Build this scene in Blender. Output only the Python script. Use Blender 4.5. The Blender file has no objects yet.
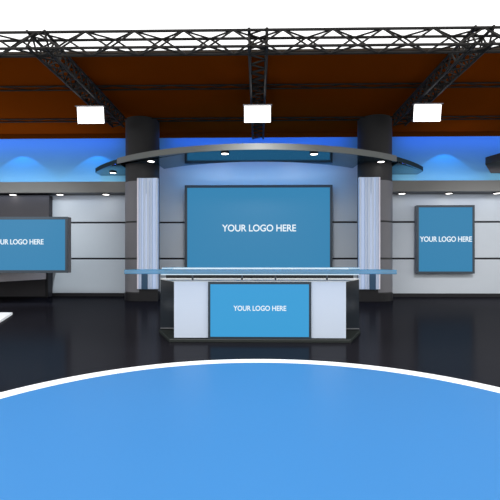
import bpy, bmesh, math
from mathutils import Vector, Matrix

S = bpy.context.scene
C = S.collection
PI = math.pi
EYE = 1.2          # camera height
F = 420.0          # focal length in pixels of a 500 px frame
YAW = math.atan(8 / F)

def X(px, Y):      # horizontal place of something seen at column px and distance Y
    return Y * math.tan(math.atan((px - 250) / F) - YAW)

def Z(py, Y):      # height of something seen at row py and distance Y
    return EYE + (262 - py) * Y / F

# ------------------------------------------------------------------ materials
def mat(name, col, rough=.6, metal=0, spec=.3, noise=0, nscale=6, emit=None, estr=0, bump=0):
    m = bpy.data.materials.new(name); m.use_nodes = True
    nt = m.node_tree; b = nt.nodes['Principled BSDF']
    b.inputs['Base Color'].default_value = (*col, 1)
    b.inputs['Roughness'].default_value = rough
    b.inputs['Metallic'].default_value = metal
    b.inputs['Specular IOR Level'].default_value = spec
    if emit:
        b.inputs['Emission Color'].default_value = (*emit, 1)
        b.inputs['Emission Strength'].default_value = estr
    if noise or bump:
        tc = nt.nodes.new('ShaderNodeTexCoord'); n = nt.nodes.new('ShaderNodeTexNoise')
        n.inputs['Scale'].default_value = nscale; n.inputs['Detail'].default_value = 4
        nt.links.new(tc.outputs['Object'], n.inputs['Vector'])
        if noise:
            r = nt.nodes.new('ShaderNodeMix'); r.data_type = 'RGBA'
            r.inputs[6].default_value = (*[c * (1 - noise) for c in col], 1)
            r.inputs[7].default_value = (*[min(1, c * (1 + noise)) for c in col], 1)
            nt.links.new(n.outputs['Fac'], r.inputs[0]); nt.links.new(r.outputs[2], b.inputs['Base Color'])
        if bump:
            bp = nt.nodes.new('ShaderNodeBump'); bp.inputs['Strength'].default_value = bump
            nt.links.new(n.outputs['Fac'], bp.inputs['Height']); nt.links.new(bp.outputs[0], b.inputs['Normal'])
    return m

def sheen_mat(name, col, fac, rough, gcol=(1, 1, 1), trans=0, tcol=(1, 1, 1)):
    """diffuse body under a weak gloss (optionally see-through)"""
    m = bpy.data.materials.new(name); m.use_nodes = True
    nt = m.node_tree; nt.nodes.clear(); N = nt.nodes.new; L = nt.links.new
    out = N('ShaderNodeOutputMaterial'); d = N('ShaderNodeBsdfDiffuse'); g = N('ShaderNodeBsdfGlossy')
    tc = N('ShaderNodeTexCoord'); n = N('ShaderNodeTexNoise'); n.inputs['Scale'].default_value = 1.5
    L(tc.outputs['Object'], n.inputs['Vector'])
    mx = N('ShaderNodeMix'); mx.data_type = 'RGBA'
    mx.inputs[6].default_value = (*[c * .94 for c in col], 1); mx.inputs[7].default_value = (*[c * 1.06 for c in col], 1)
    L(n.outputs['Fac'], mx.inputs[0]); L(mx.outputs[2], d.inputs['Color'])
    g.inputs['Roughness'].default_value = rough; g.inputs['Color'].default_value = (*gcol, 1)
    a = N('ShaderNodeMixShader'); a.inputs[0].default_value = fac
    L(d.outputs[0], a.inputs[1]); L(g.outputs[0], a.inputs[2]); last = a
    if trans:
        t = N('ShaderNodeBsdfTransparent'); t.inputs['Color'].default_value = (*tcol, 1)
        b = N('ShaderNodeMixShader'); b.inputs[0].default_value = trans
        L(a.outputs[0], b.inputs[1]); L(t.outputs[0], b.inputs[2]); last = b
    L(last.outputs[0], out.inputs[0])
    return m

def emit_mat(name, col, strength):
    return mat(name, (.01, .01, .01), .4, spec=.15, emit=col, estr=strength)

def lin(r, g, b):
    f = lambda c: (c / 255 / 12.92) if c / 255 <= .04045 else ((c / 255 + .055) / 1.055) ** 2.4
    return (f(r), f(g), f(b))

M = dict(
    floor=sheen_mat('polished_dark_floor', (.013, .0125, .016), .045, .16),
    ceiling=mat('brown_ceiling_cloth', (.235, .046, .002), 1, spec=0, noise=.12, nscale=.5),
    header=mat('dark_brown_header', (.10, .022, .001), 1, spec=0),
    soffit=mat('dark_roof_edge', (.03, .02, .012), .8),
    backing=mat('black_wall_backing', (.02, .02, .024), .7, noise=.1),
    panel=mat('pale_wall_board', (.53, .575, .615), .55, spec=.3, noise=.04, nscale=1.2),
    upper=mat('upper_wall_paint', (.13, .40, .66), .9, spec=0, noise=.03, nscale=1),
    darkwall=mat('charcoal_wall', (.048, .045, .050), .6, noise=.08, nscale=2),
    base=mat('black_skirting', (.009, .009, .011), .45),
    column=mat('charcoal_column', (.042, .042, .043), .6, spec=.2, noise=.06, nscale=2),
    colpanel=mat('grey_column_board', (.19, .19, .205), .55, noise=.05, nscale=2),
    shelf=mat('grey_shelf_laminate', (.235, .235, .225), .5, noise=.05, nscale=2),
    shelfdark=mat('black_soffit', (.012, .012, .014), .4),
    fascia=mat('brushed_grey_fascia', (.20, .215, .205), .45, noise=.04, nscale=2),
    glossteal=sheen_mat('glossy_teal_underside', (.015, .03, .04), .42, .06, (.75, .9, 1)),
    plate=mat('matte_teal_plate', (.03, .05, .06), .9, spec=0),
    truss=mat('dark_truss_metal', (.028, .026, .024), .6, metal=0, spec=.15),
    frame=mat('gunmetal_bezel', (.035, .05, .065), .35, metal=.3, spec=.5),
    frameside=mat('grey_bezel_side', (.20, .20, .21), .5),
    white=mat('white_desk_laminate', (.70, .79, .93), .35, spec=.35, noise=.015, nscale=2),
    deskdark=sheen_mat('dark_desk_glass', (.030, .038, .048), .03, .12),
    desktop=mat('grey_desk_deck', (.75, .78, .78), .6),
    plinth=sheen_mat('dark_plinth', (.028, .033, .030), .08, .2),
    glass=sheen_mat('blue_counter_glass', (.045, .27, .46), .16, .08, (.85, .95, 1), .42, (.36, .70, .95)),
    topglass=sheen_mat('pale_counter_glass', (.25, .50, .70), .40, .06, (.9, .97, 1), .25, (.6, .85, 1)),
    strip=emit_mat('painted_white_highlight', (.72, .88, 1), 1.0),  # glowing colour standing in for highlights on the glass edges
    lamp=emit_mat('downlight_glow', (1, .97, .92), 6),
    flood=emit_mat('flood_panel_glow', (1, .985, .97), 3.5),
    tubewhite=emit_mat('pale_tube_glow', (.62, .74, 1), .8),
    colglass=mat('frosted_column_glass', (.40, .50, .64), .35, spec=.4, emit=(.5, .62, .9), estr=.16),
    ridge=mat('frosted_column_ridge', (.52, .60, .73), .3, spec=.5, emit=(.5, .62, .9), estr=.12),
    slot=mat('dark_blue_slot', (.035, .09, .17), .3),
    pinkwhite=mat('pale_column_edge', (.80, .76, .82), .4, emit=(.6, .6, .8), estr=.12),
    disc=mat('blue_stage_floor', (.052, .25, .60), .42, spec=.25, noise=.015, nscale=.8),
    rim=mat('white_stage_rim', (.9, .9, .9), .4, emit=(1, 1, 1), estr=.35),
    screen=emit_mat('screen_blue', lin(54, 136, 184), .9),
    screenr=emit_mat('screen_teal', lin(48, 130, 176), .94),
    screend=emit_mat('screen_bright_blue', lin(58, 160, 218), .95),
    letters=emit_mat('screen_white', (.82, .93, 1), 1),
    console=mat('warm_grey_console', (.6, .56, .57), .6),
)

# ------------------------------------------------------------------ mesh helpers
def box(bm, x0, x1, y0, y1, z0, z1):
    x0, x1 = sorted((x0, x1))
    v = [bm.verts.new(p) for p in ((x0,y0,z0),(x1,y0,z0),(x1,y1,z0),(x0,y1,z0),(x0,y0,z1),(x1,y0,z1),(x1,y1,z1),(x0,y1,z1))]
    for f in ((0,3,2,1),(4,5,6,7),(0,1,5,4),(1,2,6,5),(2,3,7,6),(3,0,4,7)):
        bm.faces.new([v[i] for i in f])

def prism(bm, pts, z0, z1):
    a = [bm.verts.new((x, y, z0)) for x, y in pts]; b = [bm.verts.new((x, y, z1)) for x, y in pts]
    n = len(pts)
    bm.faces.new(list(reversed(a))); bm.faces.new(b)
    for i in range(n):
        j = (i + 1) % n
        bm.faces.new((a[i], a[j], b[j], b[i]))

def tube(bm, p, q, r, n=8):
    p, q = Vector(p), Vector(q); d = q - p; L = d.length
    if L < 1e-6: return
    m = Matrix.Translation((p + q) / 2) @ d.to_track_quat('Z', 'Y').to_matrix().to_4x4()
    bmesh.ops.create_cone(bm, cap_ends=True, segments=n, radius1=r, radius2=r, depth=L, matrix=m)

def obj(name, bm, material, parent=None, bevel=0, smooth=False, origin=None):
    bmesh.ops.recalc_face_normals(bm, faces=bm.faces)
    me = bpy.data.meshes.new(name)
    if origin is not None:
        bmesh.ops.translate(bm, verts=bm.verts, vec=-Vector(origin))
    bm.to_mesh(me); bm.free()
    if smooth:
        for p in me.polygons: p.use_smooth = True
    me.materials.append(material)
    o = bpy.data.objects.new(name, me); C.objects.link(o)
    if origin is not None: o.location = origin
    if parent:
        o.parent = parent
        w = parent
        off = Vector((0, 0, 0))
        while w: off += w.location; w = w.parent
        o.location = o.location - off
    if bevel:
        m = o.modifiers.new('bevel', 'BEVEL'); m.width = bevel; m.segments = 2; m.limit_method = 'ANGLE'
    return o

def thing(name, label, cat, loc=(0, 0, 0), group=None):
    o = bpy.data.objects.new(name, None); C.objects.link(o); o.location = loc; o.empty_display_size = .1
    o['label'] = label; o['category'] = cat
    if group: o['group'] = group
    return o

def tag(o, label, cat, group=None):
    o['label'] = label; o['category'] = cat
    if group: o['group'] = group
    return o

def structure(name, bm, material, **k):
    o = obj(name, bm, material, **k); o['kind'] = 'structure'; return o

def bx(*a):
    bm = bmesh.new(); box(bm, *a); return bm

def pr(pts, z0, z1):
    bm = bmesh.new(); prism(bm, pts, z0, z1); return bm

def lettering(text, width, cx, y, cz, material, parent, squash=1.0, bold=.014):
    cu = bpy.data.curves.new('lettering', 'FONT'); cu.body = text; cu.size = 1; cu.extrude = .004
    cu.align_x = 'CENTER'; cu.align_y = 'CENTER'; cu.space_character = .98; cu.offset = bold
    t = bpy.data.objects.new('tmp', cu); C.objects.link(t)
    dg = bpy.context.evaluated_depsgraph_get(); dg.update()
    me = bpy.data.meshes.new_from_object(t.evaluated_get(dg))
    bpy.data.objects.remove(t)
    xs = [v.co.x for v in me.vertices]; ys = [v.co.y for v in me.vertices]
    s = width / (max(xs) - min(xs)); mx = (max(xs) + min(xs)) / 2; my = (max(ys) + min(ys)) / 2
    for v in me.vertices:
        x, yy, z = v.co
        v.co = ((x - mx) * s, -z, (yy - my) * s * squash)
    me.name = 'lettering'; me.materials.clear(); me.materials.append(material)
    o = bpy.data.objects.new('lettering', me); C.objects.link(o); o.parent = parent
    w, off = parent, Vector((0, 0, 0))
    while w: off += w.location; w = w.parent
    o.location = Vector((cx, y, cz)) - off
    o['label'] = 'white capital lettering'
    return o

def light(kind, name, loc, energy, col, rot=(0, 0, 0), parent=None, **k):
    l = bpy.data.lights.new(name, kind); l.energy = energy; l.color = col
    for a, b in k.items(): setattr(l, a, b)
    o = bpy.data.objects.new(name, l); C.objects.link(o); o.rotation_euler = rot
    o.location = loc
    if parent: o.parent = parent; o.location = Vector(loc) - parent.location
    return o

# ------------------------------------------------------------------ setting
WY = 14.6                       # face of the back wall
structure('floor', bx(-14, 14, -7, 16, -.2, 0), M['floor'])
CEIL = EYE + 4.50
structure('ceiling', bx(-12, 12, 9.0, 16, CEIL, CEIL + .02), M['ceiling'])
wt = Z(137.6, WY)
bm = bmesh.new()
box(bm, -12, 12, WY + .06, WY + .3, 0, CEIL)
wall = structure('wall_back', bm, M['backing'])
shelf_b, shelf_t = Z(192, 14.0), Z(181, 14.0)
g1, g2 = Z(222.3, WY), Z(258.6, WY)
bb = Z(293.2, WY)
T_IN, T_OUT = 3.40, 4.54
def boards(x0, x1, top, y=WY):
    bm = bmesh.new(); h = .031
    box(bm, x0, x1, y, y + .06, bb, g2 - h)
    box(bm, x0, x1, y, y + .06, g2 + h, g1 - h)
    box(bm, x0, x1, y, y + .06, g1 + h, top)
    o = obj('wall_panel', bm, M['panel'], wall, bevel=.006); return o
boards(X(49.5, WY), -T_OUT + .1, shelf_b + .05)
boards(T_OUT - .1, 11, shelf_b + .05)
boards(-T_IN - .3, T_IN + .3, Z(160, WY))
bm = bmesh.new()
box(bm, -12, -T_OUT + .1, WY, WY + .06, shelf_b + .051, wt)
box(bm, T_OUT - .1, 12, WY, WY + .06, shelf_b + .051, wt)
box(bm, -T_IN - .3, T_IN + .3, WY, WY + .06, Z(160, WY) + .001, wt)
light('AREA', 'canopy_backlight', (0, 13.6, EYE + 3.38), 42, (.06, .46, 1), (math.radians(20), 0, 0), shape='RECTANGLE', size=5.6, size_y=.1)
for sx, col, e in ((-1, (.84, .93, 1), 1150), (1, (.97, .96, 1), 950)):  # unseen spots added to brighten the lower side walls
    v = Vector((sx * 8.0, WY, .2)) - Vector((sx * 6.2, 8.45, EYE + 3.9))
    light('SPOT', 'added_wall_fill', (sx * 6.2, 8.45, EYE + 3.9), e, col, v.to_track_quat('-Z', 'Y').to_euler(), spot_size=math.radians(66), spot_blend=1, shadow_soft_size=.2)
v = Vector((0, WY, 1.6)) - Vector((0, 8.45, EYE + 3.9))
light('SPOT', 'added_wall_fill', (0, 8.45, EYE + 3.9), 520, (1, .98, 1), v.to_track_quat('-Z', 'Y').to_euler(), spot_size=math.radians(66), spot_blend=1, shadow_soft_size=.2)  # unseen spot added to brighten the centre wall
u = obj('upper_wall_panel', bm, M['upper'], wall); u['label'] = 'blue lit upper band of the back wall'
structure('baseboard_back', bx(X(45, WY), 12, WY - .03, WY, 0, bb - .004), M['base'])
# dark bay on the left
lx = X(49, 14.35)
structure('wall_left', bx(-12, lx, 14.35, WY, 0, shelf_b - .03), M['darkwall'])
structure('trim_1', bx(lx - .09, lx, 14.27, 14.35, 0, Z(272, 14.35)), M['base'])
structure('baseboard_left', bx(-12, lx - .09, 14.30, 14.35, 0, .03), M['base'])

# ------------------------------------------------------------------ shelves with downlights
def downlight(px, Y, zc, label, group, r=.11, watts=6, spot=True):
    x = X(px, Y)
    t = thing('downlight', label, 'downlight', (x, Y, zc), group)
    bm = bmesh.new(); bmesh.ops.create_cone(bm, cap_ends=True, segments=24, radius1=r, radius2=r, depth=.03,
        matrix=Matrix.Translation((x, Y, zc - .016)))
    obj('lamp', bm, M['lamp'], t)
    bm = bmesh.new()
    n = 24
    ri, ro = [], []
    for z in (zc - .038, zc):
        ri.append([bm.verts.new((x + math.cos(2*PI*i/n)*r*1.02, Y + math.sin(2*PI*i/n)*r*1.02, z)) for i in range(n)])
        ro.append([bm.verts.new((x + math.cos(2*PI*i/n)*r*1.18, Y + math.sin(2*PI*i/n)*r*1.18, z)) for i in range(n)])
    for i in range(n):
        j = (i + 1) % n
        bm.faces.new((ri[0][i], ri[0][j], ro[0][j], ro[0][i])); bm.faces.new((ro[0][i], ro[0][j], ro[1][j], ro[1][i]))
        bm.faces.new((ri[0][i], ri[1][i], ri[1][j], ri[0][j]))
    obj('rim', bm, M['shelfdark'], t)
    if spot:
        light('SPOT', 'downlight_beam', (x, Y, zc - .06), watts * .13, (.9, .95, 1), (0, 0, 0), t,
              spot_size=math.radians(165), spot_blend=1, shadow_soft_size=.15)
    return t

for side, (a, b), pxs in (('left', (-12, X(129.5, 14.0)), (13, 60, 106)), ('right', (X(385, 14.0), 12), (402, 449, 497))):
    t = thing('wall_shelf', f'long grey projecting shelf on the back wall {side} of the arched canopy', 'shelf', ((a + b) / 2, 14.2, shelf_b), 'grey wall shelves')
    obj('fascia', bx(a, b, 14.0, 14.08, shelf_b, shelf_t), M['shelf'], t, bevel=.012)
    obj('top_board', bx(a, b, 14.08, WY - .002, shelf_t - .08, shelf_t - .02), M['shelf'], t)
    obj('underside', bx(a, b, 14.08, WY - .002, shelf_b, shelf_b + .03), M['shelfdark'], t)
    names = {13: 'under the left shelf above the big left screen', 60: 'under the left shelf above the left screen edge',
             106: 'under the left shelf nearest the left column', 402: 'under the right shelf nearest the right column',
             449: 'under the right shelf above the small screen', 497: 'under the right shelf at the frame edge'}
    for p in pxs:
        downlight(p, 14.24, shelf_b - .002, 'small white recessed downlight ' + names[p], 'downlights under the wall shelves', watts=13)

# ------------------------------------------------------------------ columns
CZ = EYE + 3.02; TH = .15
def column(s, side):
    t = thing('column', f'round charcoal full-height column with glowing ribbed glass front, {side} of the central screen', 'column', (s * 3.4, 12.9, 0), 'ribbed light columns')
    P = lambda pts: [(s * x, y) for x, y in pts]
    top = EYE + 4.38
    kx, ky, kr = s * 3.69, 13.37, .54
    def can(r, z0, z1, n=64):
        return pr([(kx + r * math.cos(2*PI*i/n), ky + r * math.sin(2*PI*i/n)) for i in range(n)], z0, z1)
    obj('body', can(kr - .012, .0, CEIL - .003), M['column'], t)
    # rounded lower cladding in three bands
    yk = 13.1; h = .028
    a1, a2 = Z(222.3, yk), Z(258.6, yk); zt = Z(182, yk)
    for z0, z1 in ((Z(292, 13.0), a2 - h), (a2 + h, a1 - h), (a1 + h, zt)):
        obj('side_panel', can(kr, z0, z1), M['colpanel'], t)
    obj('plinth', can(kr + .012, 0, Z(293, 13.0)), M['base'], t)
    obj('panel_mount', pr(P([(3.06, 12.797), (3.64, 12.797), (3.64, 13.2), (3.19, 13.3)]), .0, Z(177, 12.8)), M['base'], t)
    # ribbed glass
    xa, xb = 3.035, 3.665
    z0, z1 = Z(289.3, 12.68), Z(177.5, 12.68)
    lp = obj('light_panel', bx(s * xa, s * xb, 12.68, 12.795, z0, z1), M['colglass'], t, bevel=.01)
    lp['label'] = 'pale ribbed glass light panel'
    W = xb - xa
    for u0, u1, mm, dy in ((0, .07, 'pinkwhite', .03), (.30, .42, 'ridge', .025), (.46, .60, 'ridge', .02), (.64, .72, 'ridge', .03), (.90, 1.0, 'ridge', .03), (.12, .2, 'ridge', .02)):
        obj('ridge', bx(s * (xb - W * u0), s * (xb - W * u1), 12.68 - dy, 12.678, z0 + .01, z1 - .01), M[mm], lp, bevel=.008)
    for u0, zt2 in ((.26, z1 - .02), (.44, z1 - .5), (.80, z1 - .02), (.86, z1 - .02)):
        bm = bmesh.new(); x = s * (xb - W * u0); tube(bm, (x, 12.66, z0 + .02), (x, 12.66, zt2), .013)
        obj('light_tube', bm, M['tubewhite'], lp)
    obj('slot', bx(s * (xb - W * .22), s * (xb - W * .52), 12.64, 12.65, z0, z0 + .46), M['slot'], lp)
    return t
column(-1, 'left'); column(1, 'right')

# ------------------------------------------------------------------ arched canopy
cy0, R = 18.1, 6.8
Rb = 5.45
def arc(R_, x0, x1, n):
    return [(x0 + (x1 - x0) * i / n, cy0 - math.sqrt(R_ * R_ - (x0 + (x1 - x0) * i / n) ** 2)) for i in range(n + 1)]
t = thing('canopy', 'wide curved grey canopy with glossy teal underside bridging the two ribbed columns', 'canopy', (0, 12.5, CZ))
we = 5.50
yb = WY - .004
front = arc(R, -we, we, 60)
back = []
ybk = lambda x: cy0 - math.sqrt(Rb * Rb - x * x)
xi = 3.0 + .37 * 0 
back += [(we, yb), (4.26, yb), (4.26, 12.785), (3.12, 12.785)]
back += [(3.05 - 6.1 * i / 30, ybk(3.05 - 6.1 * i / 30)) for i in range(31)]
back += [(-3.12, 12.785), (-4.26, 12.785), (-4.26, yb), (-we, yb)]
obj('underside', pr(front + back, CZ, CZ + .012), M['glossteal'], t)
obj('plate', pr(front + back, CZ + .0125, CZ + TH), M['plate'], t)
fe = 4.33
fo = arc(R + .035, -fe, 4.16, 60); fi = arc(R + .001, -fe, 4.16, 60)
obj('fascia', pr(fo + fi[::-1], CZ - .004, CZ + TH + .015), M['fascia'], t)
names = {113: 'in the left wing tip of the curved canopy', 151: 'in the curved canopy before the left column', 225: 'in the curved canopy, left of its middle',
         314: 'in the curved canopy, right of its middle', 381: 'in the curved canopy before the right column'}
for px, py in ((113, 172), (151, 160.5), (225, 153.2), (314, 154), (381, 162)):
    Y = min(3.0 * F / (262 - py), 14.2)
    downlight(px, Y, CZ - .002, 'small white recessed downlight ' + names[px], 'downlights in the curved canopy', r=.10, watts=6)

c2 = tag(obj('canopy', pr([(8.0, yb), (7.12, 13.3), (7.45, 12.2), (8.4, 11.6), (10, 11.3), (10, yb)], EYE + 3.05, EYE + 3.28), M['column'], bevel=.01),
    'dark end of a second canopy above the right shelf at the frame edge', 'canopy')

# ------------------------------------------------------------------ screens
def screen(label, x0, x1, z0, z1, Y, depth, bez, m, parent=None, name='wall_screen'):
    cx, cz = (x0 + x1) / 2, (z0 + z1) / 2
    if parent: t = obj(name, bx(x0, x1, Y, Y + depth, z0, z1), M['frame'], parent); root = t
    else:
        root = thing(name, label, 'screen', (cx, Y + depth, z0), 'logo screens'); 
        obj('housing', bx(x0 + .004, x1 - .004, Y + .02, Y + depth, z0 + .004, z1 - .004), M['frameside'], root)
        bm = bmesh.new()
        box(bm, x0, x1, Y, Y + .02, z1 - bez, z1); box(bm, x0, x1, Y, Y + .02, z0, z0 + bez)
        box(bm, x0, x0 + bez, Y, Y + .02, z0 + bez, z1 - bez); box(bm, x1 - bez, x1, Y, Y + .02, z0 + bez, z1 - bez)
        obj('bezel', bm, M['frame'], root)
    y = Y - .004 if parent else Y + .012
    d = obj('display', bx(x0 + bez, x1 - bez, y, y + .006, z0 + bez, z1 - bez), m, root)
    return root, d, y

Y = 14.40
r, d, y = screen('large framed blue screen on the central wall behind the desk', X(184.6, Y), X(332.6, Y), Z(275, Y), Z(185, Y), Y, .195, .09, M['screen'])
lettering('YOUR LOGO HERE', X(296, Y) - X(222, Y), X(259, Y), y - .006, Z(228, Y), M['letters'], d, 1.08)
Y = 11.5
r, d, y = screen('blue screen at the left frame edge before the charcoal wall', X(-32, Y), X(67.8, Y), Z(273, Y), Z(216.3, Y), Y, .22, .075, M['screen'])
lettering('YOUR LOGO HERE', X(43.3, Y) - X(-9, Y), X(17.2, Y), y - .006, Z(241.6, Y), M['letters'], d, 1.15)
# wall bracket that carries it
obj('bracket', bx(X(-14, Y), X(4, Y), Y + .22, 14.348, EYE - .1, EYE + .2), M['base'], r)
Y = 14.40
r, d, y = screen('small upright blue screen on the pale boards right of the right column', X(416.6, Y), X(474.8, Y), Z(273.6, Y), Z(205.6, Y), Y, .195, .075, M['screenr'])
lettering('YOUR LOGO HERE', X(472, Y) - X(420, Y), X(446, Y), y - .006, Z(239.3, Y), M['letters'], d, 1.2)

# angled console on the charcoal wall, under the left screen
cz0 = Z(279, 14.3)
tag(obj('wall_console', pr([(X(46, 14.26), 14.26), (X(46, 14.26), 14.348), (-11, 14.348), (-11, 11.2), (-7.9, 11.2)], Z(279.3, 14.3), .885), M['console']),
    'grey angled ledge on the charcoal wall below the left screen', 'ledge')

# ------------------------------------------------------------------ desk
DY = 6.3
t = thing('news_desk', 'white fronted presenter desk with dark flared sides and glass counter behind the round stage', 'desk', (0, 6.7, 0))
fx0, fx1 = X(174, DY), X(346, DY)
bx0, bx1 = X(160.5, 7.15), X(359, 7.15)
zt = Z(281, DY); zb = Z(338, DY)
obj('plinth', pr([(fx0 - .06, DY - .05), (fx1 + .06, DY - .05), (bx1 + .02, 7.13), (bx1 + .02, 7.5), (bx0 - .02, 7.5), (bx0 - .02, 7.13)], 0, zb - .012), M['plinth'], t, bevel=.006)
obj('body', pr([(fx0, DY + .02), (fx1, DY + .02), (fx1, 7.15), (bx1, 7.15), (bx1, 7.5), (bx0, 7.5), (bx0, 7.15), (fx0, 7.15)], zb - .01, zt - .012), M['deskdark'], t)
obj('deck', pr([(fx0 - .01, DY), (fx1 + .01, DY), (bx1, 7.14), (bx1, 7.52), (bx0, 7.52), (bx0, 7.14)], zt - .011, zt + .004), M['desktop'], t)
sx0, sx1 = X(208.3, DY), X(311, DY)
for a, b in ((fx0, sx0), (sx1, fx1)):
    obj('front_panel', bx(a, b, DY, DY + .018, zb, zt - .012), M['white'], t, bevel=.003)['label'] = 'white front panel'
sc, d, y = screen('', sx0, sx1, zb - .012, zt - .013, DY - .03, .048, .035, M['screend'], t, 'screen')
lettering('YOUR LOGO HERE', X(286, DY) - X(233.5, DY), X(259.8, DY), y - .004, Z(308, DY), M['letters'], d, 1.12)
cz0, cz1 = Z(275, 6.2), Z(269.8, 6.2)
ca, cb = X(124, 6.2), X(397, 6.2)
obj('counter', pr([(ca, 6.2), (cb, 6.2), (cb - .03, 6.6), (ca + .03, 6.6)], cz0 + .012, cz1), M['glass'], t, bevel=.006)['label'] = 'long blue glass counter'
ua, ub = X(160, 6.3), X(362, 6.3)
obj('counter_top', pr([(ua + .2, 6.24), (ub - .2, 6.24), (ub, 6.42), (ub, 6.62), (ua, 6.62), (ua, 6.42)], cz1 + .002, cz1 + .032), M['topglass'], t, bevel=.004)['label'] = 'pale glass top sheet'
obj('edge_highlight', bx(X(161, 6.19), X(359, 6.19), 6.185, 6.20, cz0 + .0, cz0 + .013), M['strip'], t)['label'] = 'thin white highlight painted along the counter edge'  # edge highlights of the glass put in as thin glowing bars
obj('edge_highlight', bx(ua + .22, ub - .22, 6.225, 6.239, cz1 + .012, cz1 + .027), M['strip'], t)
obj('gap_shade_bar', bx(bx0 + .06, bx1 - .06, 7.3, 7.45, zt + .004, cz0 + .011), M['base'], t)  # dark bar standing in for the shadow in the gap under the counter
for x in (fx0 + .25, -.25, .27, fx1 - .25):
    bm = bmesh.new(); tube(bm, (x, 6.5, zt + .004), (x, 6.5, cz0 + .011), .014, 12); obj('counter_post', bm, M['frameside'], t)
for s in (0, 1):
    a, b = (bx0, fx0) if s == 0 else (fx1, bx1)
    bm = bmesh.new(); tube(bm, (a, 7.14, zb + .01), (b, 7.14, zb + .01), .009)
    obj('edge_trim', bm, M['frameside'], t)

# ------------------------------------------------------------------ stage platforms
t = thing('round_stage', 'big round bright blue stage with a white rim in front of the desk', 'stage', (.06, 2.28, 0))
def ring(bm, cx, cy, r0, r1, z0, z1, n=160):
    loops = []
    for r, z in ((r0, z0), (r1, z0), (r1, z1), (r0, z1)):
        loops.append([bm.verts.new((cx + r * math.cos(2*PI*i/n), cy + r * math.sin(2*PI*i/n), z)) for i in range(n)])
    for k in range(4):
        a, b = loops[k], loops[(k + 1) % 4]
        for i in range(n):
            j = (i + 1) % n; bm.faces.new((a[i], a[j], b[j], b[i]))
def disc(bm, cx, cy, r, z0, z1, n=160):
    prism(bm, [(cx + r * math.cos(2*PI*i/n), cy + r * math.sin(2*PI*i/n)) for i in range(n)], z0, z1)
cx, cy, Rr = .05, 2.28, 2.70
bm = bmesh.new(); ring(bm, cx, cy, Rr - .17, Rr, 0, .05); obj('rim', bm, M['rim'], t)['label'] = 'white rim'
bm = bmesh.new(); disc(bm, cx, cy, Rr - .171, 0, .048); obj('deck', bm, M['disc'], t)['label'] = 'blue deck'
def G(px, py, z):
    Yg = (EYE - z) * F / (py - 262); return (X(px, Yg), Yg)
tag(obj('side_platform', pr([G(12.5, 313, .05), G(-1, 321.5, .05), G(-40, 330, .05), G(-40, 313, .05)], 0, .05), M['rim']),
    'pointed corner of a low white platform on the dark floor at the left edge', 'platform')

# ------------------------------------------------------------------ trusses
def lattice(bm, p, q, a, b, step, r):
    """zigzag between two parallel chords offset a and b from the axis p-q"""
    p, q, a, b = map(Vector, (p, q, a, b)); n = max(2, round((q - p).length / step))
    for i in range(n):
        s0, s1, s2 = p.lerp(q, i / n), p.lerp(q, (i + .5) / n), p.lerp(q, (i + 1) / n)
        tube(bm, s0 + a, s1 + b, r, 6); tube(bm, s1 + b, s2 + a, r, 6)
def box_truss(label, p, q, w, h, step, group='box trusses of the lighting rig', r=.027, rb=.019):
    p, q = Vector(p), Vector(q); mid = (p + q) / 2
    t = thing('truss', label, 'truss', mid, group)
    d = (q - p).normalized(); sd = d.cross(Vector((0, 0, 1))) * w / 2; up = Vector((0, 0, h / 2))
    cs = [sd + up, -sd + up, -sd - up, sd - up]
    for c in cs:
        bm = bmesh.new(); tube(bm, p + c, q + c, r); obj('chord', bm, M['truss'], t, smooth=False)
    bm = bmesh.new()
    for i, j in ((0, 1), (2, 1), (0, 3), (2, 3)): lattice(bm, p, q, cs[i], cs[j], step, rb)
    obj('bracing', bm, M['truss'], t)
    return t
TZ = (4.11 + 4.42) / 2 + EYE
box_truss('long square lattice truss spanning the whole front edge of the roof', (-9, 8.15, TZ), (9, 8.15, TZ), .30, .31, .97)
for x, y1, lab in ((-4.25, 12.7, 'lattice truss running back above the left flood lamp'), (0, 14.0, 'lattice truss running back above the middle flood lamp'), (4.25, 12.7, 'lattice truss running back above the right flood lamp')):
    xx = x
    box_truss(lab, (xx, 7.95, TZ), (xx, y1, TZ), .34, .30, .40, r=.03, rb=.019)
def flat_truss(label, y, z, w, step=1.5):
    t = thing('ladder_truss', label, 'truss', (0, y, z), 'flat trusses under the brown roof')
    for yy in (y - w / 2, y + w / 2):
        bm = bmesh.new(); tube(bm, (-11, yy, z), (11, yy, z), .02); obj('chord', bm, M['truss'], t)
    bm = bmesh.new(); lattice(bm, (-11, y, z), (11, y, z), (0, -w / 2, 0), (0, w / 2, 0), step, .012)
    obj('bracing', bm, M['truss'], t)
fz = EYE + 4.472
flat_truss('flat dark ladder truss across the brown roof, first one behind the front truss', 4.44 * F / 174, fz, .24)
flat_truss('flat dark ladder truss across the brown roof, farthest from the front truss', 4.44 * F / 141.8, fz, .26)
structure('trim_2', bx(-12, 12, 8.93, 8.998, CEIL - .03, CEIL + .02), M['soffit'])
structure('trim_3', bx(-12, 12, WY + .005, WY + .055, wt + .001, CEIL - .001), M['header'])

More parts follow.
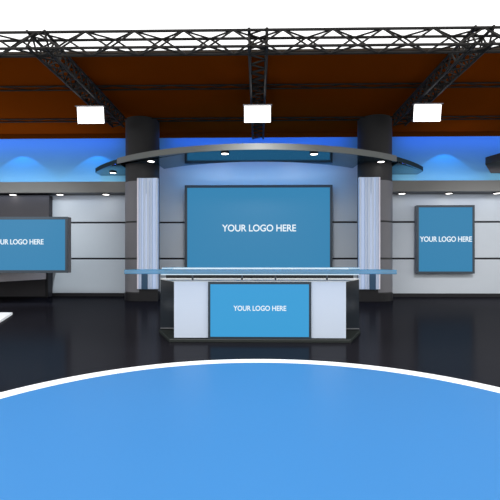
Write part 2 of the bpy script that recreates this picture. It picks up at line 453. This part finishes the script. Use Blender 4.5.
# ------------------------------------------------------------------ flood lamps
for px, nm in ((90, 'left'), (257.5, 'middle'), (428, 'right')):
    Yf = 10.6
    x = X(px, Yf); z1 = Z(106, Yf); h = .395; w = .665
    t = thing('flood_lamp', f'square white glowing flood lamp hanging from the {nm} roof truss', 'lamp', (x, Yf, z1), 'flood lamps')
    tilt = math.radians(14)
    a = obj('lamp_panel', bx(x - w/2, x + w/2, Yf, Yf + .03, z1 - h, z1), M['flood'], t, origin=(x, Yf, z1))
    b = obj('housing', bx(x - w/2 - .01, x + w/2 + .01, Yf + .031, Yf + .12, z1 - h, z1 + .01), M['truss'], t, origin=(x, Yf, z1))
    c = obj('top_flap', bx(x - w/2 - .03, x + w/2 + .03, Yf - .06, Yf + .12, z1 + .012, z1 + .03), M['frameside'], t, origin=(x, Yf, z1))
    for o in (a, b, c): o.rotation_euler = (-tilt * 0 + math.radians(8), 0, 0)
    bm = bmesh.new(); tube(bm, (x, Yf + .06, z1 + .02), (x, Yf + .06, EYE + 4.085), .018)
    obj('hanger', bm, M['truss'], t)

# ------------------------------------------------------------------ light
W = bpy.data.worlds.new('world'); S.world = W; W.use_nodes = True
bg = W.node_tree.nodes['Background']; bg.inputs[0].default_value = (1, 1, 1, 1); bg.inputs[1].default_value = 1.55

# blue wash from a cove strip at the head of the back wall
for a, b in ((-11, -4.75), (-3.1, 3.1), (4.75, 11)):
    light('AREA', 'blue_cove_light', ((a + b) / 2, 14.15, EYE + 4.42), 5.2 * (b - a), (.045, .17, 1), (math.radians(14), 0, 0), shape='RECTANGLE', size=b - a, size_y=.12)
for px in (23, 98, 444, 522, -52):
    light('SPOT', 'cyan_wall_spot', (X(px, 14.6), 14.0, EYE + 4.28), 52, (.01, .46, 1), (0, 0, 0), spot_size=math.radians(94), spot_blend=.08, shadow_soft_size=.03)
# strips along the shelf tops washing the upper wall from below
for a, b in ((-11, -4.7), (4.7, 11)):
    light('AREA', 'added_under_shelf_fill', ((a + b) / 2, 14.2, shelf_b - .03), 8, (.62, .74, 1), (math.radians(12), 0, 0), shape='RECTANGLE', size=b - a, size_y=.06)  # unseen bluish fill added below each shelf for the top row of boards
    light('AREA', 'shelf_uplight', ((a + b) / 2, 14.3, shelf_t + .02), 18, (1, .74, .62), (PI + math.radians(-18), 0, 0), shape='RECTANGLE', size=b - a, size_y=.08)

cam = bpy.data.cameras.new('camera'); co = bpy.data.objects.new('camera', cam); C.objects.link(co)
co.location = (0, 0, EYE); co.rotation_euler = (PI / 2, 0, YAW)
cam.sensor_width = 36; cam.lens = 36 * F / 500; cam.shift_y = 12 / 500; cam.clip_end = 200
S.camera = co
S.view_settings.view_transform = 'Standard'; S.view_settings.look = 'None'
S.view_settings.exposure = 0; S.view_settings.gamma = 1; S.view_settings.use_curve_mapping = False
